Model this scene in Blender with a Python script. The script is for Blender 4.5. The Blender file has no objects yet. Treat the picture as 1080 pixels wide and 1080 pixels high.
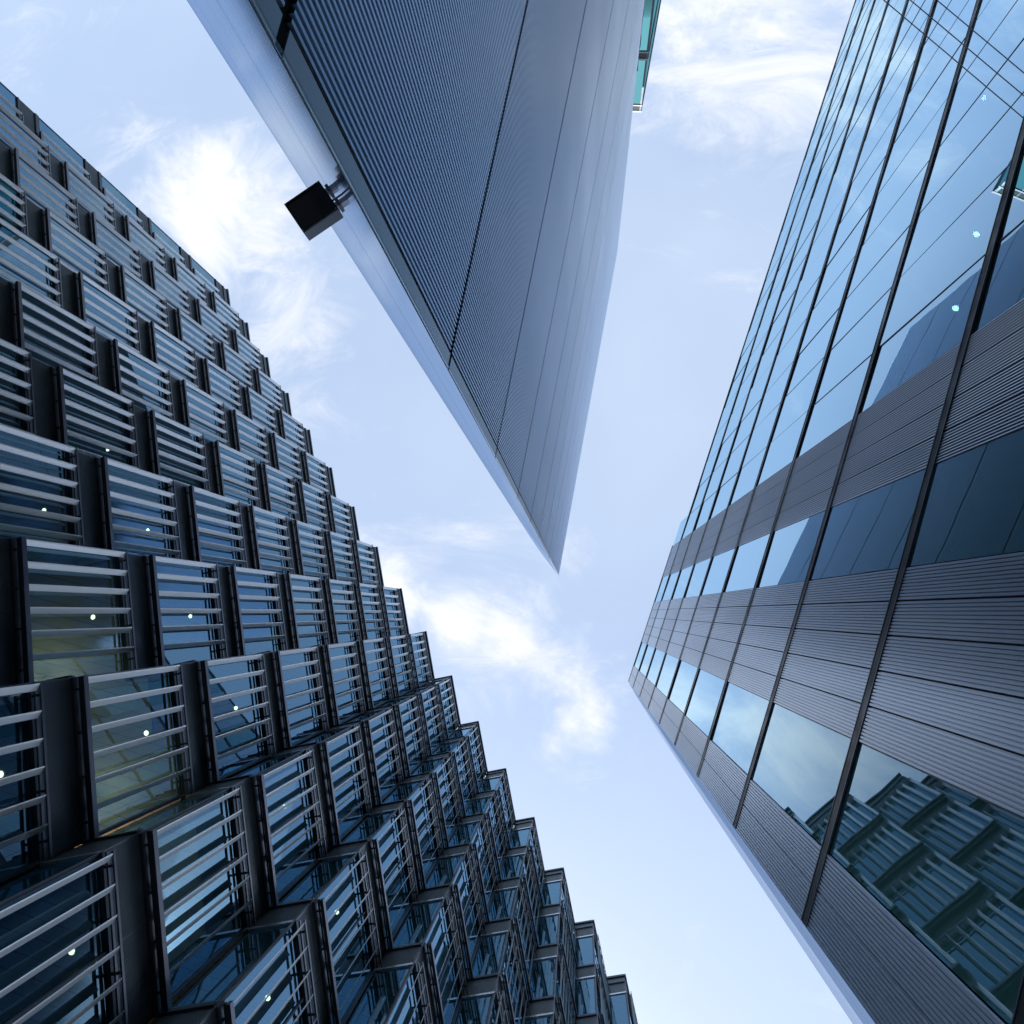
import bpy, math, random
from mathutils import Vector, Matrix

random.seed(7)
SC = bpy.context.scene
COL = SC.collection
R_ = math.radians

# ------------------------------------------------------------------ camera
F_PX, ZEN, PP = 640.0, (610.0, 646.0), 540.0        # focal length and zenith point, in pixels of the 1080 px photo
EYE = 1.6

def rot_to_up():
    u = Vector(((ZEN[0]-PP)/F_PX, (ZEN[1]-PP)/F_PX, 1.0)).normalized()
    return u.rotation_difference(Vector((0, 0, 1))).to_matrix()
ROT = rot_to_up()

def pix(px, py):                                     # plan offset per metre of height seen at a pixel of the photograph
    d = ROT @ Vector(((px-PP)/F_PX, (py-PP)/F_PX, 1.0))
    return Vector((d.x/d.z, d.y/d.z))

def project(p):                                      # world point -> photo pixel (None when behind)
    d = ROT.transposed() @ (Vector(p) - Vector((0, 0, EYE)))
    if d.z <= 0.01:
        return None
    return (PP+F_PX*d.x/d.z, PP+F_PX*d.y/d.z)

cam = bpy.data.cameras.new('camera')
cam.sensor_width = 36.0
cam.lens = 36.0*F_PX/1080.0
cam.clip_start, cam.clip_end = 0.05, 3000.0
cam_ob = bpy.data.objects.new('camera', cam)
COL.objects.link(cam_ob)
M = Matrix.Identity(4)
for i, c in enumerate((ROT @ Vector((1, 0, 0)), -(ROT @ Vector((0, 1, 0))), -(ROT @ Vector((0, 0, 1))))):
    for j in range(3):
        M[j][i] = c[j]
M[2][3] = EYE
cam_ob.matrix_world = M
SC.camera = cam_ob

# ------------------------------------------------------------------ exposure, sun, sky
SC.view_settings.view_transform = 'Standard'
SC.view_settings.look = 'None'
SC.view_settings.exposure = 0.0
SC.view_settings.gamma = 1.0
SC.render.engine = 'CYCLES'
SC.cycles.use_denoising = True
SC.cycles.max_bounces = 10
SC.cycles.glossy_bounces = 5
SC.cycles.transparent_max_bounces = 16
SC.cycles.caustics_reflective = False
SC.cycles.caustics_refractive = False
SC.cycles.sample_clamp_indirect = 4.0

SUN_BEAR, SUN_EL = 105.0, 40.0
sdir = Vector((math.cos(R_(SUN_BEAR))*math.cos(R_(SUN_EL)), math.sin(R_(SUN_BEAR))*math.cos(R_(SUN_EL)), math.sin(R_(SUN_EL))))
sun = bpy.data.lights.new('sun', 'SUN')
sun.energy = 4.2
sun.angle = R_(0.6)
sun.color = (1.0, 0.96, 0.92)
sun_ob = bpy.data.objects.new('sun', sun)
COL.objects.link(sun_ob)
sun_ob.rotation_euler = sdir.to_track_quat('Z', 'Y').to_euler()

W = bpy.data.worlds.new('World')
SC.world = W
W.use_nodes = True

class NT:
    def __init__(s, nt):
        s.nt = nt
        nt.nodes.clear()
    def n(s, typ, ins=None, **kw):
        nd = s.nt.nodes.new(typ)
        for k, v in kw.items():
            setattr(nd, k, v)
        for k, v in (ins or {}).items():
            if isinstance(v, bpy.types.NodeSocket):
                s.nt.links.new(v, nd.inputs[k])
            else:
                nd.inputs[k].default_value = v
        return nd
    def math(s, op, a, b=None, c=None, clamp=False):
        ins = {0: a}
        if b is not None: ins[1] = b
        if c is not None: ins[2] = c
        return s.n('ShaderNodeMath', ins, operation=op, use_clamp=clamp).outputs[0]
    def mixc(s, f, a, b):
        nd = s.nt.nodes.new('ShaderNodeMix')
        nd.data_type = 'RGBA'
        for i, v in ((0, f), (6, a), (7, b)):
            if isinstance(v, bpy.types.NodeSocket): s.nt.links.new(v, nd.inputs[i])
            else: nd.inputs[i].default_value = v
        return nd.outputs[2]

def build_sky():
    t = NT(W.node_tree)
    sky = t.n('ShaderNodeTexSky', sky_type='NISHITA')
    sky.sun_disc = False
    sky.sun_elevation = R_(SUN_EL)
    sky.sun_rotation = math.atan2(sdir.x, sdir.y)
    sky.air_density, sky.dust_density, sky.ozone_density = 1.1, 1.2, 1.5
    tc = t.n('ShaderNodeTexCoord')
    sep = t.n('ShaderNodeSeparateXYZ', {0: tc.outputs['Generated']})
    z = t.math('MAXIMUM', sep.outputs[2], 0.08)
    px = t.math('DIVIDE', sep.outputs[0], z)
    py = t.math('DIVIDE', sep.outputs[1], z)
    p = t.n('ShaderNodeCombineXYZ', {0: px, 1: py, 2: 0.0}).outputs[0]
    n1 = t.n('ShaderNodeTexNoise', {'Vector': p, 'Scale': 3.6, 'Detail': 11.0, 'Roughness': 0.64, 'Distortion': 0.6}).outputs[0]
    n2 = t.n('ShaderNodeTexNoise', {'Vector': p, 'Scale': 1.1, 'Detail': 4.0, 'Roughness': 0.5, 'Distortion': 0.2}).outputs[0]
    # the clouds stand where they stand in the sky: centre, size, turn, amount
    blobs = [(-.66, -.78, .26, .20, 20, .86), (-.53, -.56, .13, .26, 10, .75), (-1.15, -1.40, .45, .35, 0, .25), (-.55, -.35, .12, .16, 20, .5), (-.85, -.95, .22, .2, 0, .45),
             (.32, -1.02, .30, .26, 0, .88), (.50, -1.10, .20, .20, 0, .7), (.13, -.74, .10, .08, -30, .34),
             (-.27, -.07, .11, .10, 30, .66), (-.19, .0, .14, .10, 25, .76), (-.10, .03, .14, .10, 25, .80), (-.03, .085, .12, .10, 50, .82), (.005, .15, .09, .12, -10, .76), (-.035, .21, .07, .08, 20, .6),
             (-.20, -.10, .10, .12, 0, .42), (-.03, -.05, .12, .10, 0, .36), (.05, .02, .12, .10, 0, .3),
             (-.40, -.07, .20, .13, 20, 1.0), (-.60, -.20, .2, .2, 0, .8),
             (.12, -1.4, .3, .2, 0, .8), (.05, -1.0, .2, .12, 0, .5), (.9, .9, .6, .5, 0, .6), (-.9, 1.2, .6, .5, 0, .7)]
    tot = None
    for cx, cy, sx, sy, rot, amt in blobs:
        c, s_ = math.cos(R_(rot)), math.sin(R_(rot))
        dx = t.math('SUBTRACT', px, cx)
        dy = t.math('SUBTRACT', py, cy)
        u = t.math('MULTIPLY_ADD', dx, c/sx, t.math('MULTIPLY', dy, s_/sx))
        v = t.math('MULTIPLY_ADD', dx, -s_/sy, t.math('MULTIPLY', dy, c/sy))
        r2 = t.math('ADD', t.math('MULTIPLY', u, u), t.math('MULTIPLY', v, v))
        g = t.math('MULTIPLY', t.math('POWER', 2.718, t.math('MULTIPLY', r2, -1.0)), amt)
        tot = g if tot is None else t.math('MAXIMUM', tot, g)
    thr = t.math('MULTIPLY_ADD', tot, -0.56, 0.74)
    dens = t.n('ShaderNodeMapRange', {0: t.math('SUBTRACT', n1, thr), 1: 0.0, 2: 0.36, 3: 0.0, 4: 1.0}, interpolation_type='SMOOTHSTEP').outputs[0]
    veil = t.n('ShaderNodeMapRange', {0: n2, 1: 0.3, 2: 0.70, 3: 0.45, 4: 0.85}).outputs[0]
    base = t.n('ShaderNodeVectorMath', {0: sky.outputs[0], 3: SKY_GAIN}, operation='SCALE').outputs[0]
    hazed = t.mixc(veil, base, HAZE_COL)
    # torn thin cloud spread wider than the puffs
    p2 = t.n('ShaderNodeMapping', {0: p, 2: (0, 0, R_(35)), 3: (1.0, 1.9, 1.0)}).outputs[0]
    n3 = t.n('ShaderNodeTexNoise', {'Vector': p2, 'Scale': 3.0, 'Detail': 12.0, 'Roughness': 0.68, 'Distortion': 0.9}).outputs[0]
    thin = t.n('ShaderNodeMapRange', {0: t.math('MULTIPLY_ADD', tot, 0.30, n3), 1: 0.58, 2: 0.95, 3: 0.0, 4: 0.75}, interpolation_type='SMOOTHSTEP').outputs[0]
    dens = t.math('MAXIMUM', dens, thin)
    c = t.mixc(dens, hazed, CLOUD_COL)
    # added glow round the unseen sun, put into the sky to brighten the facades
    sd_ = t.n('ShaderNodeVectorMath', {0: tc.outputs['Generated'], 1: tuple(sdir)}, operation='DOT_PRODUCT').outputs['Value']
    glow = t.n('ShaderNodeMapRange', {0: sd_, 1: 0.90, 2: 1.0, 3: 0.0, 4: 1.0}, interpolation_type='SMOOTHSTEP').outputs[0]
    glow = t.math('MULTIPLY', glow, t.math('MULTIPLY_ADD', n2, 1.0, 0.35))
    c = t.mixc(glow, c, (9.5, 9.5, 9.5, 1))
    bg = t.n('ShaderNodeBackground', {'Color': c, 'Strength': 0.15})
    o = t.n('ShaderNodeOutputWorld', {0: bg.outputs[0]})

SKY_GAIN = 2.0
HAZE_COL = (4.55, 5.45, 6.95, 1)
CLOUD_COL = (7.6, 7.6, 7.8, 1)
build_sky()

# ------------------------------------------------------------------ materials
def mat(name, col, rough=0.5, metal=0.0, noise=None, bump=None, spec=0.5, emit=None, vary=0.0):
    m = bpy.data.materials.new(name)
    m.use_nodes = True
    t = NT(m.node_tree)
    b = t.n('ShaderNodeBsdfPrincipled', {'Base Color': (*col, 1), 'Roughness': rough, 'Metallic': metal, 'Specular IOR Level': spec})
    t.n('ShaderNodeOutputMaterial', {0: b.outputs[0]})
    tc = t.n('ShaderNodeTexCoord')
    if noise:
        sc, amt = noise
        vec = tc.outputs['Object']
        if isinstance(sc, tuple):
            vec = t.n('ShaderNodeMapping', {0: vec, 3: sc}).outputs[0]
            sc = 1.0
        nz = t.n('ShaderNodeTexNoise', {'Vector': vec, 'Scale': sc, 'Detail': 6.0, 'Roughness': 0.6}).outputs[0]
        lo = tuple(c*(1-amt) for c in col)+(1,)
        hi = tuple(min(1, c*(1+amt)) for c in col)+(1,)
        nt_ = t.mixc(nz, lo, hi)
        if vary:                                     # each panel came from its own batch
            oi = t.n('ShaderNodeObjectInfo').outputs['Random']
            k_ = t.n('ShaderNodeMapRange', {0: oi, 1: 0.0, 2: 1.0, 3: 1.0-vary, 4: 1.0+vary}).outputs[0]
            nt_ = t.n('ShaderNodeVectorMath', {0: nt_, 3: k_}, operation='SCALE').outputs[0]
        t.nt.links.new(nt_, b.inputs['Base Color'])
        rr = t.n('ShaderNodeMapRange', {0: nz, 1: .3, 2: .7, 3: max(0.02, rough*(1-amt*1.2)), 4: min(1, rough*(1+amt*1.2))}).outputs[0]
        t.nt.links.new(rr, b.inputs['Roughness'])
        if bump:
            bp = t.n('ShaderNodeBump', {'Height': nz, 'Strength': bump, 'Distance': 0.01})
            t.nt.links.new(bp.outputs[0], b.inputs['Normal'])
    if emit:
        b.inputs['Emission Color'].default_value = (*emit[0], 1)
        b.inputs['Emission Strength'].default_value = emit[1]
    return m

def glass(name, tint, ior, base_refl, wobble, refl_col=(.95, .97, 1.0), body=None, curve=None):
    m = bpy.data.materials.new(name)
    m.use_nodes = True
    t = NT(m.node_tree)
    tc = t.n('ShaderNodeTexCoord')
    nz = t.n('ShaderNodeTexNoise', {'Vector': tc.outputs['Object'], 'Scale': 0.55, 'Detail': 2.0}).outputs[0]
    bp = t.n('ShaderNodeBump', {'Height': nz, 'Strength': 1.0, 'Distance': wobble})
    fr = t.n('ShaderNodeFresnel', {'IOR': ior}).outputs[0]
    fac = t.math('MULTIPLY_ADD', fr, 1.0-base_refl, base_refl, clamp=True)
    if curve:                                        # solar coating: reflects far more at a slant than face on
        fc = t.n('ShaderNodeLayerWeight', {'Blend': .5}).outputs['Facing']
        fac = t.n('ShaderNodeMapRange', {0: fc, 1: curve[0], 2: curve[1], 3: curve[2], 4: curve[3]}, interpolation_type='SMOOTHSTEP').outputs[0]
    tr = t.n('ShaderNodeBsdfTransparent', {0: (*tint, 1)})
    if body:                                         # tinted body colour of the sheet
        df = t.n('ShaderNodeBsdfDiffuse', {0: (*body[0], 1)})
        tr = t.n('ShaderNodeMixShader', {0: body[1], 1: tr.outputs[0], 2: df.outputs[0]})
    gl = t.n('ShaderNodeBsdfGlossy', {'Color': (*refl_col, 1), 'Roughness': 0.0, 'Normal': bp.outputs[0]})
    mx = t.n('ShaderNodeMixShader', {0: fac, 1: tr.outputs[0], 2: gl.outputs[0]})
    t.n('ShaderNodeOutputMaterial', {0: mx.outputs[0]})
    return m

def sheen(name, col, rough):                          # brushed metal skin, streaked up its height
    m = bpy.data.materials.new(name)
    m.use_nodes = True
    t = NT(m.node_tree)
    tc = t.n('ShaderNodeTexCoord')
    mp = t.n('ShaderNodeMapping', {0: tc.outputs['Object'], 3: (26, 26, .03)})
    nz = t.n('ShaderNodeTexNoise', {'Vector': mp.outputs[0], 'Scale': 1.0, 'Detail': 5.0, 'Roughness': .7}).outputs[0]
    c = t.mixc(nz, tuple(v*.72 for v in col)+(1,), tuple(min(1, v*1.22) for v in col)+(1,))
    g_ = t.n('ShaderNodeBsdfGlossy', {'Color': c, 'Roughness': rough})
    d_ = t.n('ShaderNodeBsdfDiffuse', {'Color': c})
    mx = t.n('ShaderNodeMixShader', {0: .12, 1: g_.outputs[0], 2: d_.outputs[0]})
    t.n('ShaderNodeOutputMaterial', {0: mx.outputs[0]})
    return m

def ceiling_mat():
    m = bpy.data.materials.new('ceiling_tiles')
    m.use_nodes = True
    t = NT(m.node_tree)
    tc = t.n('ShaderNodeTexCoord')
    mp = t.n('ShaderNodeMapping', {0: tc.outputs['Object'], 2: (0, 0, R_(-12))})
    br = t.n('ShaderNodeTexBrick', {'Vector': mp.outputs[0], 'Color1': (.34, .345, .34, 1), 'Color2': (.31, .315, .31, 1), 'Mortar': (.16, .16, .16, 1),
                                    'Scale': 1.0, 'Mortar Size': .012, 'Brick Width': 40.0, 'Row Height': .3}, offset=0.0)
    b = t.n('ShaderNodeBsdfPrincipled', {'Base Color': br.outputs[0], 'Roughness': .6})
    t.n('ShaderNodeOutputMaterial', {0: b.outputs[0]})
    return m

MT = dict(
    frame=mat('dark_bronze_frame', (.060, .074, .092), .38, .6, noise=(3.0, .25)),
    rail=mat('anodised_rail', (.16, .17, .20), .35, .8, noise=(2.0, .2)),
    spandrel=mat('dark_spandrel', (.11, .14, .16), .45, .4, noise=((2.5, 2.5, .5), .3)),
    fin=mat('louvre_aluminium', (.88, .94, 1.0), .36, .35, noise=((.8, .8, .25), .12)),
    edge=mat('bright_edge', (.75, .77, .8), .25, .8),
    rib=mat('ribbed_aluminium', (.40, .52, .67), .30, .8, noise=((.5, .5, .06), .08), vary=.05),
    ribr=mat('ribbed_aluminium_grey', (.60, .68, .78), .34, .7, noise=((.9, .9, .10), .17), vary=.09),
    dark=mat('dark_reveal', (.012, .012, .014), .6),
    fascia=mat('flat_fascia', (.34, .41, .48), .36, .75, noise=((.5, .5, .2), .12)),
    nose=sheen('polished_nose', (.50, .62, .80), .12),
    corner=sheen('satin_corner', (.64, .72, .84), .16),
    glassL=glass('office_glass', (.36, .68, .74), 2.0, .17, .004, (.42, .74, 1.0), ((.03, .13, .16), .3)),
    glassR=glass('coated_glass', (.20, .46, .50), 2.3, .52, .0022, (.60, .84, 1.0), ((.11, .34, .31), .9), (.50, .82, .31, .90)),
    glassT=glass('teal_glass', (.12, .56, .60), 1.5, .04, .01, (.11, .32, .37), ((.03, .16, .18), .5)),
    ceil=ceiling_mat(),
    core=mat('core_wall', (.22, .22, .21), .7, noise=(.7, .2)),
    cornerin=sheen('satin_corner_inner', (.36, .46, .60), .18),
    coret=mat('dark_core', (.06, .10, .11), .7, noise=(.7, .2)),
    trim=mat('pale_trim', (.40, .39, .39), .5, .2),
    floor=mat('carpet', (.10, .10, .11), .9),
    roof=mat('roof_membrane', (.18, .18, .18), .8, noise=(1.0, .2)),
    stone=mat('granite_paving', (.44, .45, .47), .7, noise=(3.0, .25), bump=.3),
    black=mat('black_housing', (.008, .008, .009), .5, noise=(20., .3)),
    grey=mat('grey_housing', (.20, .22, .25), .4, .4, noise=(12., .12)),
    steel=mat('bracket_steel', (.62, .64, .68), .25, .9),
    cable=mat('steel_wire', (.92, .88, .82), .3, .9),
    lamp=mat('lamp_disc', (.8, .8, .75), .5, emit=((1.0, .86, .50), 7.0)),
    screen=mat('pale_roof_screen', (.72, .75, .80), .25, .3),
    lampr=mat('bright_lamp_disc', (.8, .8, .75), .5, emit=((1.0, .96, .85), 60.0)),
    band=mat('dark_floor_band', (.026, .036, .042), .42, .2, noise=(1.5, .3)),
    lens=mat('dark_lens_glass', (.012, .014, .016), .08),
    warm=mat('warm_lamp', (.9, .7, .4), .5, emit=((1.0, .72, .34), 3.0)),
    blind=mat('window_blind', (.50, .46, .36), .8, noise=(4., .1)),
)

# ------------------------------------------------------------------ mesh builder
class MB:
    def __init__(s):
        s.v, s.f, s.m, s.mats = [], [], [], []
    def mi(s, key):
        if key not in s.mats: s.mats.append(key)
        return s.mats.index(key)
    def quad(s, a, b, c, d, key):
        i = len(s.v)
        s.v += [tuple(a), tuple(b), tuple(c), tuple(d)]
        s.f.append((i, i+1, i+2, i+3)); s.m.append(s.mi(key))
    def ngon(s, pts, key):
        i = len(s.v)
        s.v += [tuple(p) for p in pts]
        s.f.append(tuple(range(i, i+len(pts)))); s.m.append(s.mi(key))
    def box(s, o, ex, ey, ez, key, keys=None):          # corner + three edge vectors
        o, ex, ey, ez = Vector(o), Vector(ex), Vector(ey), Vector(ez)
        if ex.cross(ey).dot(ez) < 0:
            o, ex = o+ex, -ex
        P = [o, o+ex, o+ex+ey, o+ey, o+ez, o+ex+ez, o+ex+ey+ez, o+ey+ez]
        i = len(s.v)
        s.v += [tuple(p) for p in P]
        for q in ((0, 3, 2, 1), (4, 5, 6, 7), (0, 1, 5, 4), (1, 2, 6, 5), (2, 3, 7, 6), (3, 0, 4, 7)):
            s.f.append(tuple(i+k for k in q)); s.m.append(s.mi(key))
    def prism(s, poly, z0, z1, key, kbot=None, ktop=None):   # plan polygon, counter-clockwise
        a = 0.0
        for k in range(len(poly)):
            x0, y0 = poly[k][0], poly[k][1]; x1, y1 = poly[(k+1) % len(poly)][0], poly[(k+1) % len(poly)][1]
            a += x0*y1-x1*y0
        if a < 0: poly = list(reversed(poly))
        lo = [(p[0], p[1], z0) for p in poly]; hi = [(p[0], p[1], z1) for p in poly]
        s.ngon(list(reversed(lo)), kbot or key); s.ngon(hi, ktop or key)
        n = len(poly)
        for k in range(n):
            s.quad(lo[k], lo[(k+1) % n], hi[(k+1) % n], hi[k], key)
    def add(s, other, off=(0, 0, 0)):
        i = len(s.v)
        ox, oy, oz = off
        s.v += [(x+ox, y+oy, z+oz) for x, y, z in other.v]
        remap = [s.mi(k) for k in other.mats]
        s.f += [tuple(i+k for k in q) for q in other.f]
        s.m += [remap[k] for k in other.m]
    def tube(s, a, b, r, key, n=8):
        a, b = Vector(a), Vector(b)
        d = (b-a).normalized()
        u = d.orthogonal().normalized(); w = d.cross(u)
        ra = [a+u*r*math.cos(2*math.pi*k/n)+w*r*math.sin(2*math.pi*k/n) for k in range(n)]
        rb = [p+(b-a) for p in ra]
        for k in range(n):
            s.quad(ra[k], ra[(k+1) % n], rb[(k+1) % n], rb[k], key)
        s.ngon(list(reversed(ra)), key); s.ngon(rb, key)
    def mesh(s, name):
        me = bpy.data.meshes.new(name)
        me.from_pydata(s.v, [], s.f)
        for k in s.mats: me.materials.append(MT[k])
        me.polygons.foreach_set('material_index', s.m)
        me.update()
        return me
    def build(s, name, parent=None, loc=None):
        return link(name, s.mesh(name), parent, loc)

def link(name, me, parent=None, loc=None):
    o = bpy.data.objects.new(name, me)
    COL.objects.link(o)
    if parent is not None: o.parent = parent
    if loc is not None: o.location = loc
    return o

def tag(o, label=None, cat=None, group=None, kind=None):
    for k, v in (('label', label), ('category', cat), ('group', group), ('kind', kind)):
        if v: o[k] = v
    return o

def thing(name, label, cat, loc=(0, 0, 0), group=None):
    o = bpy.data.objects.new(name, None)
    COL.objects.link(o)
    o.location = loc
    o.empty_display_size = 0.5
    return tag(o, label, cat, group)

def bear(deg): return Vector((math.cos(R_(deg)), math.sin(R_(deg)), 0))
UP = Vector((0, 0, 1))

# ------------------------------------------------------------------ ground
g = MB()
g.quad((-900, -900, 0), (900, -900, 0), (900, 900, 0), (-900, 900, 0), 'stone')
tag(g.build('pavement'), kind='structure')

# ================================================================== sawtooth building (image left)
HL = 40.0                                            # roof above the eye
FL = 4.0
tip0 = pix(239.3, 308.0)*HL
tipN = pix(659.7, 1034.0)*HL
pitch = (tipN-tip0)/16.0
RB = 78.0
r3, t3 = bear(RB), bear(RB-90)                       # along the louvred face, and out of it
RL = pitch.dot(r3.to_2d())                           # length of the louvred face
WL = pitch.dot(t3.to_2d())                           # depth of each step
ROOF_Z = HL+EYE
NB, NF = 23, 10

Lb = thing('louvred_building', 'tall sawtooth office building clad in stepped glass bays with pale vertical louvres', 'office building', (tip0.x, tip0.y, 0))

def TIP(b): return Vector((tip0.x, tip0.y, 0)) - r3*.2 + (r3*RL+t3*WL)*b
def ZB(k): return ROOF_Z-.45-FL*(k+1)                    # floor k counted down from the roof

def L(a, b, z): return r3*a+t3*b+UP*z

def lbox(m, a0, a1, b0, b1, z0, z1, key):
    m.box(L(a0, b0, z0), r3*(a1-a0), t3*(b1-b0), UP*(z1-z0), key)

GT, SP = 2.95, 3.03                                  # glass top, spandrel bottom
def bay_body():
    m = MB()
    # louvred face: sill, head, posts
    lbox(m, 0.0, RL-.002, -.14, .05, .0, .10, 'frame')
    lbox(m, 0.0, RL-.002, -.14, .05, GT, SP, 'frame')
    lbox(m, -.012, .018, -.03, .008, .0, FL-.004, 'rail')
    lbox(m, .020, .055, -.10, -.012, .10, GT, 'frame')
    lbox(m, RL/2-.025, RL/2+.025, -.10, .012, .10, GT, 'frame')
    lbox(m, RL-.07, RL-.004, -.10, .045, .10, GT, 'frame')
    # spandrel with fine vertical ribs
    lbox(m, 0.0, RL-.002, -.12, -.015, SP, FL-.10, 'spandrel')
    lbox(m, 0.0, RL-.002, -.12, .055, FL-.10, FL-.003, 'frame')
    n = 66
    for i in range(n):
        a = .03+(RL-.06)*i/n
        if i == n//2: continue
        lbox(m, a, a+(RL-.06)/n*.6, -.015, .002, SP+.004, FL-.104, 'spandrel')
    # stepped return face (looks along -r)
    lbox(m, -.045, .10, -WL+.06, -.032, .0, .06, 'rail')
    lbox(m, -.02, .10, -WL+.06, -.032, GT-.02, SP, 'edge')
    lbox(m, .01, .10, -WL+.06, -.032, SP, FL-.10, 'spandrel')
    n = 24
    for i in range(n):
        b = -WL+.07+(WL-.14)*i/n
        lbox(m, -.006, .01, b, b+(WL-.14)/n*.6, SP+.004, FL-.104, 'spandrel')
    lbox(m, -.06, .10, -WL+.055, -.032, FL-.10, FL-.006, 'frame')
    return m

def bay_glass():
    m = MB()
    m.quad(L(.06, -.02, .10), L(RL-.07, -.02, .10), L(RL-.07, -.02, GT), L(.06, -.02, GT), 'glassL')
    m.quad(L(.03, -WL+.06, .06), L(.03, -.032, .06), L(.03, -.032, GT-.02), L(.03, -WL+.06, GT-.02), 'glassL')
    return m

FO = .22                                             # how far the louvres stand off the glass
def bay_rail(top, a0=0.0):
    m = MB()
    z0 = GT if top else -.06
    if top:
        lbox(m, a0, RL-.06, FO+.00, FO+.035, z0, z0+.05, 'rail')
        lbox(m, a0, RL-.06, .10, .135, z0+.0, z0+.05, 'rail')
    else:
        lbox(m, a0, RL-.06, FO-.05, FO+.02, z0, z0+.11, 'frame')
        lbox(m, a0, RL-.06, FO+.02, FO+.035, z0, z0+.112, 'rail')
        lbox(m, a0, RL-.06, .09, .135, z0+.05, z0+.10, 'frame')
    n = 4
    b1 = FO if top else FO-.05
    for i in range(n):
        a = a0+.22+(RL-.6-a0)*i/(n-1)
        lbox(m, a, a+.045, .135, b1, z0+.012, z0+.04, 'frame')
        lbox(m, a, a+.045, .052, .10 if top else .09, z0+.012, z0+.055, 'frame')
    return m

def bay_louvres(i0=0):
    m = MB()
    ax = r3*math.cos(R_(39))-t3*math.sin(R_(39))
    nr = r3*math.sin(R_(39))+t3*math.cos(R_(39))
    for i in range(i0, 6):
        c = L(.08+(RL-.2)/6*i+.02, FO-.02, 0)
        hw, th = .082, .010
        pl = [c-ax*hw, c-ax*hw*.7+nr*th, c+ax*hw*.8+nr*th, c+ax*hw, c+ax*hw*.6-nr*th*.6, c-ax*hw*.6-nr*th*.6]
        m.prism([(p.x, p.y) for p in pl], .053, GT-.002, 'fin')
    return m

body_b, glass_b = bay_body(), bay_glass()
racks = {0: (bay_rail(False, 1.05), bay_rail(True, 1.05), bay_louvres(2)), 1: (bay_rail(False), bay_rail(True), bay_louvres())}
me_body, me_glass = body_b.mesh('window_bay'), glass_b.mesh('pane')
me_rack = {q: tuple(x.mesh(nm_) for x, nm_ in zip(v, ('louvre_rail', 'louvre_rail', 'louvres'))) for q, v in racks.items()}

def seen_area(o):
    xs, ys = [], []
    for a, b, z in ((0, 0, 0), (RL, 0, 0), (0, FO, GT), (RL, FO, GT), (0, 0, FL), (RL, 0, FL), (0, -WL, 0)):
        q = project(o+L(a, b, z))
        if q is None: return 0
        xs.append(min(1080, max(0, q[0]))); ys.append(min(1080, max(0, q[1])))
    return (max(xs)-min(xs))*(max(ys)-min(ys))

units = []
for b in range(NB):
    for k in range(NF):
        o = TIP(b)+UP*ZB(k)
        units.append((seen_area(o), b, k, o))
units.sort(key=lambda u: -u[0])
rest = MB()
base = Vector(Lb.location)
for i, (ar, b, k, o) in enumerate(units):
    if i < 100 and ar > 0:
        p = link('window_bay', me_body, Lb, o-base)
        link('pane', me_glass, p)
        for nm_, me in zip(('louvre_rail', 'louvre_rail', 'louvres'), me_rack[min(b, 1)]): link(nm_, me, p)
    else:
        for mm in (body_b, glass_b)+racks[min(b, 1)]:
            rest.add(mm, o-base)
tag(rest.build('window_bay', Lb), kind='stuff')
# a few roller blinds are down, each to its own height
rb_ = random.Random(21)
bays = [o_ for o_ in Lb.children if o_.name.split('.')[0] == 'window_bay' and 'kind' not in o_.keys()]
for o_ in rb_.sample(bays, 16):
    m = MB()
    dz = rb_.uniform(.45, 1.7)
    half = rb_.random() < .5
    lbox(m, .08, RL/2-.04 if half else RL-.10, -.20, -.192, GT-.02-dz, GT-.02, 'blind')
    lbox(m, .08, RL/2-.04 if half else RL-.10, -.205, -.187, GT-.05-dz, GT-.0201-dz, 'rail')
    m.build('blind', o_)

# plinth, roof edge, end wall, slabs
def LW(p): return Vector(p)-base
pl = []
for b in range(NB):
    T = TIP(b)
    pl += [T-t3*(WL-.0), T]
pl.append(TIP(NB)-t3*WL)
def inset(d, back):
    out = []
    for b in range(NB):
        T = TIP(b)
        out += [T-t3*WL-t3*d+r3*d, T-t3*d+r3*d]
    out.append(TIP(NB)-t3*WL-t3*d+r3*d)
    out += [TIP(NB)-t3*(WL+back), TIP(0)-t3*(WL+back)+r3*d]
    return [LW(p) for p in out]
for k in range(NF+1):
    z1 = ROOF_Z-.45-FL*k-.06
    m = MB()
    m.prism(inset(.17, 16), z1-.86, z1, 'core', 'ceil', 'roof' if k == 0 else 'floor')
    m.build('floor_slab', Lb)
m = MB()
lowz = ROOF_Z-.45-FL*NF
m.prism(inset(.0, 16), 0.0, lowz-.93, 'spandrel')
m.build('plinth', Lb)
m = MB()
for b in range(NB):
    T = LW(TIP(b))
    m.box(T-r3*.0-t3*.13+UP*(ROOF_Z-.45), r3*(RL-.002), t3*.12, UP*.44, 'spandrel')
    m.box(T+r3*.002-t3*(WL-.0)+UP*(ROOF_Z-.45), r3*.12, t3*(WL-.135), UP*.44, 'spandrel')
    m.box(T-r3*.07-t3*.05+UP*(ROOF_Z+.0), r3*(RL), t3*.13, UP*.14, 'frame')
    m.box(T-r3*.07-t3*(WL+.0)+UP*(ROOF_Z+.002), r3*.16, t3*(WL-.052), UP*.16, 'frame')
m.build('roof_coping', Lb)
m = MB()
for k in range(NF):
    z0 = ROOF_Z-.45-FL*(k+1)-.06
    A, B = LW(TIP(0)-t3*(WL+9)+r3*9), LW(TIP(NB)-t3*(WL+9))
    m.box(A+UP*z0, B-A, -t3*.3, UP*3.14, 'core')
m.build('core_wall', Lb)
m = MB()
A = LW(TIP(0)-t3*(WL+.05)); 
e = MB()
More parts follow.
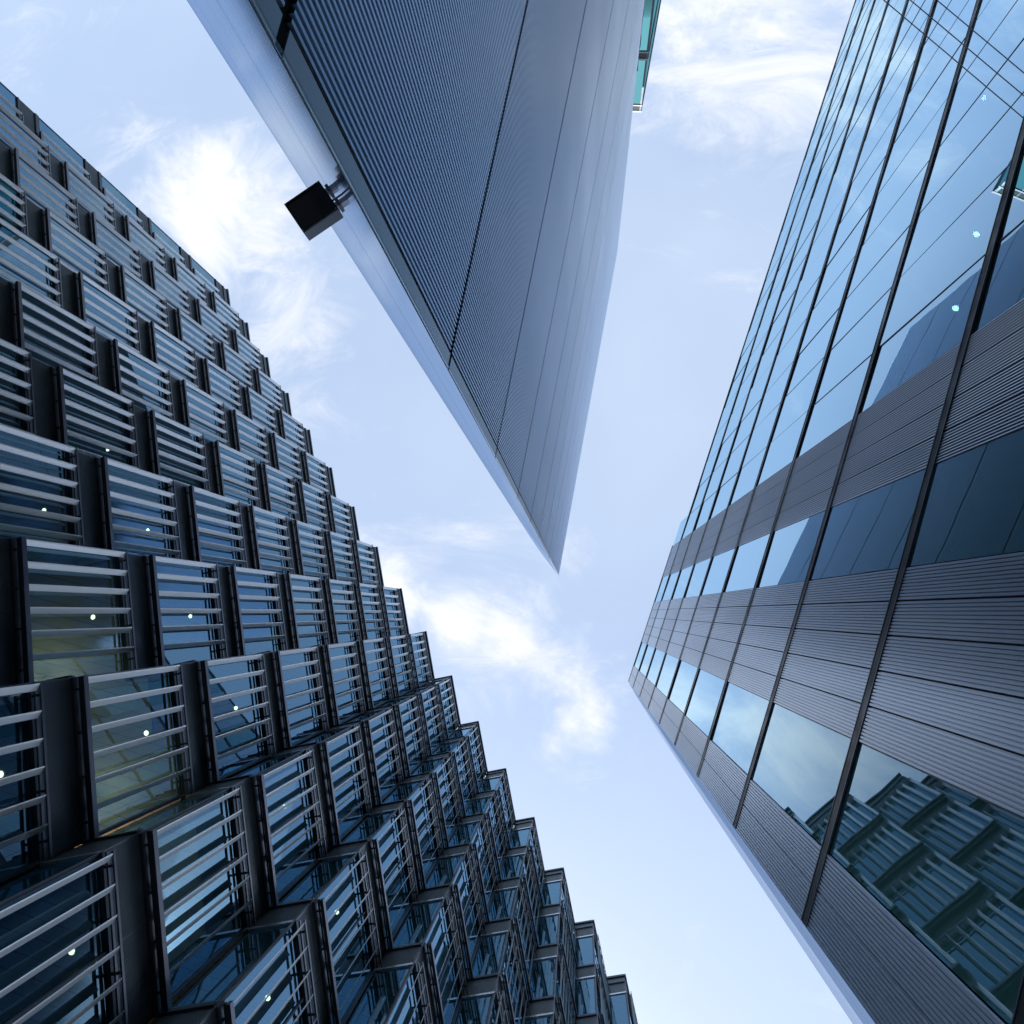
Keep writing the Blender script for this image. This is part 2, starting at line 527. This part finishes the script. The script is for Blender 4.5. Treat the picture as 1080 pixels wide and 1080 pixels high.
for k in range(NF):
    e.quad(A+UP*(ZB(k)+.1), A-t3*15.5+UP*(ZB(k)+.1), A-t3*15.5+UP*(ZB(k)+GT), A+UP*(ZB(k)+GT), 'glassT')
    m.box(A+UP*(ZB(k)+SP), r3*.16, -t3*15.5, UP*(FL-SP-.01), 'spandrel')
    for j in range(6):
        m.box(A+UP*(ZB(k)+.0)-t3*(.05+3.05*j), r3*.1, -t3*.06, UP*(SP-.002), 'frame')
e.build('end_glazing', Lb)
A = LW(TIP(0)-t3*(WL+16)); B = LW(TIP(NB)-t3*(WL+16))
m.box(A+UP*0, B-A, -t3*.3, UP*(ROOF_Z-.1), 'spandrel')
A = LW(TIP(NB)-t3*WL+r3*.05)
m.box(A, r3*.3, -t3*16, UP*(ROOF_Z-.1), 'spandrel')
m.build('end_wall', Lb)
# recessed ceiling lights
disc = MB()
n = 16
disc.ngon([(0.06*math.cos(-2*math.pi*k/n), 0.06*math.sin(-2*math.pi*k/n), 0) for k in range(n)], 'lamp')
me_disc = disc.mesh('downlight')
discr = MB()
discr.ngon([(0.07*math.cos(-2*math.pi*k/n), 0.07*math.sin(-2*math.pi*k/n), 0) for k in range(n)], 'lampr')
me_discr = discr.mesh('downlight')
cand = []
for b in range(NB):
    for k in range(5, NF):
        for a, bb in (((1.5, -.9),) if k < 7 else ((1.5, -.75), (1.5, -2.4), (2.7, -1.6))):
            o = TIP(b)+L(a, bb, ZB(k)+FL-.06-.86-.006)
            q = project(o)
            if q and 0 < q[0] < 1080 and 0 < q[1] < 1080:
                cand.append(((o-Vector((0, 0, EYE))).length, o))
cand.sort(key=lambda c: c[0])
for _, o in cand[:90]:
    link('downlight', me_disc, Lb, o-base)

# two rooms with their lamps lit
for target in ((78, 655), (135, 800)):
    best = min(units, key=lambda u: (lambda q: 1e9 if q is None else (q[0]-target[0])**2+(q[1]-target[1])**2)(project(u[3]+L(RL*.6, 0, 1.0))))
    o = best[3]+L(2.75, -2.3, 2.25)
    m = MB()
    m.prism([(.05*math.cos(2*math.pi*k/12), .05*math.sin(2*math.pi*k/12)) for k in range(12)], 0, .12, 'warm')
    m.tube((0, 0, .12), (0, 0, .81), .008, 'rail', 6)
    m.prism([(.07*math.cos(2*math.pi*k/12), .07*math.sin(2*math.pi*k/12)) for k in range(12)], .121, .14, 'rail')
    m.build('room_lamp', Lb, o-base)
    pl_ = bpy.data.lights.new('room_lamp_light', 'POINT')
    pl_.energy = 75.0; pl_.color = (1.0, .68, .38); pl_.shadow_soft_size = .14
    po = bpy.data.objects.new('room_lamp_light', pl_)
    COL.objects.link(po); po.parent = Lb; po.location = o-base-UP*.16

# ================================================================== ribbed wedge building (image top)
TMB, DM, HM = 100.45, 1.74, 42.0
tm, nm = bear(TMB), bear(TMB+90)
S0, S1, SE = -1.263*DM, -1.342*DM, -15.3*DM
Mb = thing('wedge_building', 'grey ribbed metal wedge building tapering to a sharp rounded prow overhead', 'office building', tm*S0+nm*DM)
mb0 = Vector(Mb.location)
def MW(s, n_, z): return tm*s+nm*(DM+n_)+UP*z-mb0
ROOF_M = HM+EYE
joints = [0.0]
hj = 2.29*DM/1.8*1.0
P_J = 3.73*DM/1.8
zz = EYE+hj-P_J
joints = []
while zz < ROOF_M-1.0:
    joints.append(zz); zz += P_J
joints[0] = 0.0 if joints[0] < 0.6 else joints[0]
if joints[0] > 0: joints.insert(0, 0.0)
joints.append(ROOF_M)
RP = .05
for i in range(len(joints)-1):
    z0, z1 = joints[i]+.036, joints[i+1]-.036
    m = MB()
    ns = int((S1-SE)/RP)
    for k in range(ns):
        s = S1-.035-RP*k
        # trapezoid crest
        P = [(s, .034), (s-.005, 0), (s-.026, 0), (s-.031, .034), (s-RP, .034)]
        for (sa, na), (sb, nb) in zip(P, P[1:]):
            m.quad(MW(sa, na, z0), MW(sa, na, z1), MW(sb, nb, z1), MW(sb, nb, z0), 'rib')
    m.build('ribbed_panel', Mb)
    m = MB()
    m.box(MW(S0, -.004, z0), tm*(S1-S0), nm*.008, UP*(z1-z0), 'fascia')
    m.box(MW(S0+.001, -.007, z0), tm*.012, nm*.011, UP*(z1-z0), 'edge')
    m.build('flat_fascia', Mb)
# body behind the cladding, and the gently curved polished prow
c0 = tm*S0+nm*(DM+.006)                             # arris between fascia and the long curved flank
def far_side(start, b0, b_view, outward):
    lo, hi = 5.0, 400.0
    for it in range(40):
        R = (lo+hi)/2
        p, hd, over = start.copy(), b0, False
        for i in range(160):
            p = p+bear(hd)*.06
            hd += outward*math.degrees(.06/R)
            bb = math.degrees(math.atan2(p.y, p.x))
            if outward*(bb-b_view) < 0: over = True
        if over: hi = R
        else: lo = R
    pts = [start.copy()]
    p, hd = start.copy(), b0
    for i in range(160):
        p = p+bear(hd)*.06
        hd += outward*math.degrees(.06/R)
        pts.append(p.copy())
    return pts
prow = far_side(c0, -129.5, -122.6, 1.0)[:140]
def strip_panels(pts, cuts, z1, org, key, name, par, nrm):
    for ka, kb in zip(cuts, cuts[1:]):
        m = MB()
        lo = [p-org for p in pts[ka:kb+1]]
        lo[0] = lo[0]+(lo[1]-lo[0]).normalized()*.004
        lo[-1] = lo[-1]-(lo[-1]-lo[-2]).normalized()*.004
        for a_, b_ in zip(lo, lo[1:]):
            m.quad(a_, b_, b_+UP*z1, a_+UP*z1, key)
        bk0, bk1 = lo[0]-nrm*.02, lo[-1]-nrm*.02
        m.quad(bk0, lo[0], lo[0]+UP*z1, bk0+UP*z1, key)
        m.quad(lo[-1], bk1, bk1+UP*z1, lo[-1]+UP*z1, key)
        m.build(name, par)
strip_panels(prow, (0, 14, 34, 60, 96, 138), ROOF_M, mb0, 'nose', 'flank_panel', Mb, bear(145))
bend = tm*SE+nm*(DM+8)
m = MB()
body = [tm*(S0-.02)+nm*(DM+.034), tm*SE+nm*(DM+.034), bend]+[p-bear(145)*.03 for p in reversed(prow[4:139])]
m.prism([((p-mb0).x, (p-mb0).y) for p in body], 0, ROOF_M-.03, 'dark', ktop='roof')
m.build('wall_core', Mb)
q0, q1 = prow[138]-mb0, bend-mb0
bn = UP.cross(q1-q0).normalized()
if bn.dot(tm) < 0: bn = -bn
for i in range(len(joints)-1):
    m = MB()
    m.box(q0-bn*.02+UP*(joints[i]+.02), q1-q0, -bn*.02, UP*(joints[i+1]-joints[i]-.04), 'fascia')
    m.build('rear_cladding', Mb)

# ================================================================== glazed block beyond the wedge
c = pix(676, 118)*37.5
far = pix(697, 0)*37.5
Gb = thing('glazed_block', 'teal glazed office block just showing past the edge of the ribbed wedge building', 'office building', (c.x, c.y, 0))
gz = 37.5+EYE
cx = Vector((1, 0.12, 0)).normalized()
sd = Vector((far.x-c.x, far.y-c.y, 0)).normalized()
m = MB(); e = MB(); gl = MB()
for k in range(9):
    z1 = gz-4.0*k
    m.box(-cx*14+UP*(z1-.45), cx*14, sd*16, UP*.45, 'coret')
    e.box(-cx*14-sd*.04+UP*(z1-.12), cx*14.04, sd*.04, UP*.12, 'trim')
    e.box(-cx*14-sd*.05+UP*(z1-.62), cx*14.04, sd*.05, UP*.10, 'trim')
    e.box(UP*(z1-.12)+cx*.002, cx*.04, sd*16, UP*.12, 'trim')
    z0 = max(.05, z1-4.0)
    gl.quad(-cx*14+UP*z0, UP*z0, UP*(z1-.62), -cx*14+UP*(z1-.62), 'glassT')
    gl.quad(UP*z0, sd*16+UP*z0, sd*16+UP*(z1-.45), UP*(z1-.45), 'glassT')
m.build('floor_slab', Gb); gl.build('glazing', Gb); e.build('floor_trim', Gb)
m = MB()
m.box(-cx*.12-sd*.02, cx*.12, sd*.12, UP*(gz-.02), 'frame')
for j in range(1, 9):
    m.box(-cx*(1.6*j)-sd*.02, cx*.05, sd*.08, UP*(gz-.05), 'frame')
m.build('mullion', Gb)
m = MB()
m.box(-cx*14+sd*5, cx*12, sd*10, UP*(gz-.5), 'coret')
m.build('core_wall', Gb)

# ================================================================== ribbed and glazed building (image right)
TRB, DR = 109.3, 4.5
tr = bear(TRB)
nr_ = Vector((math.sin(R_(TRB)), -math.cos(R_(TRB)), 0))
Rb = thing('banded_building', 'glass and ribbed aluminium office building with dark floor bands and a rounded corner', 'office building', nr_*DR)
rb0 = Vector(Rb.location)
def RW(s, n_, z): return tr*s+nr_*(DR+n_)+UP*z-rb0
hR = {k: EYE+10.06+4.03*k for k in range(-2, 8)}
hR[8] = EYE+41.6
hR[-3] = 0.0
SA = .695*DR
cols = [('rib', .695, .454, 2), ('win', .454, .088, 1), ('rib', .088, -.525, 5), ('win', -.525, -.904, 1), ('rib', -.904, -1.41, 4),
        ('win', -1.41, -1.78, 1), ('win', -1.78, -2.175, 1), ('win', -2.175, -2.55, 1)]
while cols[-1][2] > -15.0:
    cols.append(('win', cols[-1][2], cols[-1][2]-.40, 1))
SEND = cols[-1][2]*DR
BH = .10
RPR = .0545
def rib_panel(m, s0, s1, z0, z1, open_=False):
    n = max(1, int(round((s0-s1)/RPR)))
    w = (s0-s1)/n
    d = .038 if open_ else .020
    for k in range(n):
        s = s0-w*k
        if open_:
            P = [(s, d), (s-w*.08, .0), (s-w*.52, 0.004), (s-w*.56, d), (s-w, d)]
        else:
            P = [(s, d), (s-w*.10, .0), (s-w*.74, 0), (s-w*.84, d), (s-w, d)]
        for (sa, na), (sb, nb) in zip(P, P[1:]):
            m.quad(RW(sa, na, z0), RW(sb, nb, z0), RW(sb, nb, z1), RW(sa, na, z1), 'ribr')

def photo_area(pts):
    q = [project(p) for p in pts]
    if any(x is None for x in q): return 0
    xs = [min(1080, max(0, x[0])) for x in q]; ys = [min(1080, max(0, x[1])) for x in q]
    return (max(xs)-min(xs))*(max(ys)-min(ys))
wins = []
for k in range(-3, 8):
    z0, z1 = hR[k]+BH+.006, hR[k+1]-BH-.006
    for typ, a, b, nsub in cols:
        a, b = a*DR, b*DR
        if k == 7 and a < -1.42*DR: continue
        if typ == 'win':
            wins.append((photo_area([rb0+RW(s_, 0, z_) for s_ in (a, b) for z_ in (z0, z1)]), a, b, z0, z1))
        else:
            m = MB()
            for j in range(nsub):
                s0 = a+(b-a)*j/nsub-.009; s1 = a+(b-a)*(j+1)/nsub+.009
                rib_panel(m, s0, s1, z0, z1, open_=(nsub == 4))
                if j: m.box(RW(s0+.001, .036, z0+.002), tr*.016, nr_*.02, UP*(z1-z0-.004), 'dark')
            w = m.build('ribbed_panel', Rb)
            m = MB()
            m.box(RW(b+.02, .060, z0), tr*(a-b-.04), nr_*.05, UP*(z1-z0), 'dark')
            m.build('backing', w)
wins.sort(key=lambda w: -w[0])
rest = MB()
for i, (ar, a, b, z0, z1) in enumerate(wins):
    m = MB() if i < 100 else rest
    j_ = [random.uniform(-.008, .008) for _ in range(3)]
    m.quad(RW(a-.009, .03+j_[0], z0), RW(b+.009, .03+j_[1], z0), RW(b+.009, .03+j_[1]+j_[2], z1), RW(a-.009, .03+j_[0]+j_[2], z1), 'glassR')
    mm = MB() if i < 100 else rest
    mm.box(RW(b-.009, .022, z0), tr*.018, nr_*.08, UP*(z1-z0), 'frame')
    if i < 100:
        w = m.build('window_pane', Rb)
        mm.build('mullion', w)
tag(rest.build('window_pane', Rb), kind='stuff')
for k in range(-2, 9):
    m = MB()
    send = -1.41*DR if k == 8 else SEND
    m.box(RW(send, -.007, hR[k]-BH), tr*(SA-.02-send), nr_*.12, UP*(2*BH), 'band')
    for z in (hR[k]-BH-.005, hR[k]+BH-.011):
        m.box(RW(send, -.013, z), tr*(SA-.02-send), nr_*.03, UP*.016, 'rail')
    m.build('floor_band', Rb)
# rounded corner: a long curved flank leaving the arris
pts = far_side(tr*SA+nr_*(DR-.004), 61.5, 56.3, -1.0)[:130]
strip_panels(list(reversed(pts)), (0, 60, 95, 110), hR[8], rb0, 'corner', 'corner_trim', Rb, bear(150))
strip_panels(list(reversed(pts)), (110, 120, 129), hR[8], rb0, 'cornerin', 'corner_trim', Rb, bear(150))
pe = pts[-1]
# side wall, roof, floors, core
m = MB()
for k in range(-3, 8):
    m.box(pe-tr*.07+nr_*.003-rb0+UP*(hR[k]+.02), tr*.05, nr_*14, UP*(hR[k+1]-hR[k]-.04), 'fascia')
m.build('side_cladding', Rb)
for k in range(-2, 9):
    m = MB()
    se = -1.41*DR if k == 8 else SEND
    m.box(RW(se, .20, hR[k]-.55), tr*(SA-.1-se), nr_*14, UP*(.55+.05), 'core')
    sl = m.build('floor_slab', Rb)
m = MB()
m.box(RW(SEND, 7.0, 0), tr*(SA-.3-SEND), nr_*.3, UP*(hR[7]-.6), 'core')
m.build('core_wall', Rb)
m = MB()
m.box(RW(SEND-.2, .05, 0), tr*.19, nr_*14, UP*(hR[7]-.1), 'fascia')
m.box(RW(-1.41*DR-.06, .03, hR[7]+.06), tr*.05, nr_*8, UP*(hR[8]-hR[7]-.7), 'fascia')
m.build('end_wall', Rb)
m = MB()
za = hR[7]+BH+.01
tri = [(-9.0*DR, za), (-15.0*DR, za), (-15.0*DR, za+7.6), (-9.0*DR, za+.05)]
m.ngon([RW(s_, .30, z_) for s_, z_ in tri], 'screen'); m.ngon([RW(s_, .36, z_) for s_, z_ in reversed(tri)], 'screen')
for (sa, z_a), (sb, z_b) in zip(tri, tri[1:]+tri[:1]):
    m.quad(RW(sa, .30, z_a), RW(sa, .36, z_a), RW(sb, .36, z_b), RW(sb, .30, z_b), 'screen')
m.build('roof_screen', Rb)
# ceiling lights seen through the glass
for p in ((1030, 247), (1008, 325), (1037, 103)):
    v = pix(*p)
    for k in range(-1, 8):
        zc = hR[k]-.56-EYE
        dep = v.to_3d().dot(nr_)*zc-DR
        if .35 < dep < 6:
            link('downlight', me_discr, Rb, Vector((v.x*zc, v.y*zc, zc+EYE))-rb0)
            break

# ================================================================== floodlight on the prow
q = [pix(200+358/3.6, 775/3.6), pix(200+490/3.6, 685/3.6), pix(200+425/3.6, 885/3.6)]
def reach(o_, d):                                    # distance from a point along d to the flank, in plan
    best = 99
    for a_, b_ in zip(prow, prow[1:]):
        e = b_-a_
        den = d.x*e.y-d.y*e.x
        if abs(den) < 1e-9: continue
        t_ = ((a_.x-o_.x)*e.y-(a_.y-o_.y)*e.x)/den
        u_ = ((a_.x-o_.x)*d.y-(a_.y-o_.y)*d.x)/den
        if -.02 <= u_ <= 1.02 and 0 < t_ < best: best = t_
    return best
hF = 2.6
for i in range(120):
    P0, P1, P2 = [Vector((v.x*hF, v.y*hF, EYE+hF)) for v in q]
    gp = reach((P1+(P2-P0)*.5), (P1-P0).normalized())
    if gp < .085: break
    hF += .02
e1 = P1-P0
e2 = UP.cross(e1).normalized()*((P2-P0).length)
if e2.dot(P2-P0) < 0: e2 = -e2
Fl = thing('floodlight', 'square black downward floodlight bracketed to the polished prow of the wedge building', 'floodlight', P0)
m = MB()
m.box(Vector((0, 0, .012)), e1, e2, UP*.085, 'grey')
m.build('housing', Fl)
m = MB()
for o_, a, b_ in ((Vector((0, 0, 0)), e1, e2*.06), (e2*.94, e1, e2*.06), (e2*.06, e1*.06, e2*.88), (e2*.06+e1*.9, e1*.1, e2*.88)):
    m.box(o_, a, b_, UP*.0115, 'black')
m.build('bezel', Fl)
m = MB()
m.box(e1*.06+e2*.06+UP*.006, e1*.84, e2*.88, UP*.0055, 'lens')
m.build('lens', Fl)
m = MB()
for fa in (.03, .95):
    for fb in (.03, .97):
        m.tube(e1*fa+e2*fb-UP*.004, e1*fa+e2*fb+UP*.001, .005, 'steel', 6)
m.build('bolt', Fl)
m = MB()
a_ = e1+e2*.47+UP*.075
m.tube(a_-e1*.02, a_+e1.normalized()*min(.3, reach(P0+a_, e1.normalized())), .006, 'black', 6)
m.build('supply_cable', Fl)
for f_ in (.20, .70):
    m = MB()
    o_ = e1+e2*f_+UP*.03
    gap = min(.3, reach(P0+o_+e2*.07, e1.normalized()))
    m.box(o_, e1.normalized()*(gap+.0), e2*.14, UP*.045, 'steel')
    m.box(o_-e2*.05+e1.normalized()*.012+UP*-.012, e1.normalized()*.022, e2*.24, UP*.07, 'grey')
    m.build('arm', Fl)

# ================================================================== three wires over the passage
hC = 3.7
names = ['pale suspension wire over the glass facade, farthest of three from the upper right corner', 'pale suspension wire between the two outer wires of the three over the glass facade',
         'pale suspension wire over the glass facade, nearest of three to the upper right corner']
for (pa, pb), lab in zip((((932, 0), (1080, 125)), ((960, 0), (1080, 101)), ((988, 0), (1080, 77))), names):
    a, b_ = pix(*pa).to_3d()*hC, pix(*pb).to_3d()*hC
    d = (b_-a).normalized()
    ta = (DM+.02-a.dot(nm))/d.dot(nm)
    tb = (DR-.02-a.dot(nr_))/d.dot(nr_)
    A, B = a+d*ta+UP*(hC+EYE), a+d*tb+UP*(hC+EYE)
    o = thing('suspension_wire', lab, 'wire', A, 'thin wires strung across the passage')
    m = MB(); m.tube((0, 0, 0), B-A, .0034, 'cable', 6); m.build('strand', o)
    m = MB(); m.box(-d*.0+Vector((-.03, -.03, -.03)), (.06, 0, 0), (0, .06, 0), (0, 0, .06), 'steel'); m.build('anchor', o)
    m = MB(); m.box(B-A+Vector((-.03, -.03, -.03)), (.06, 0, 0), (0, .06, 0), (0, 0, .06), 'steel'); m.build('anchor', o)
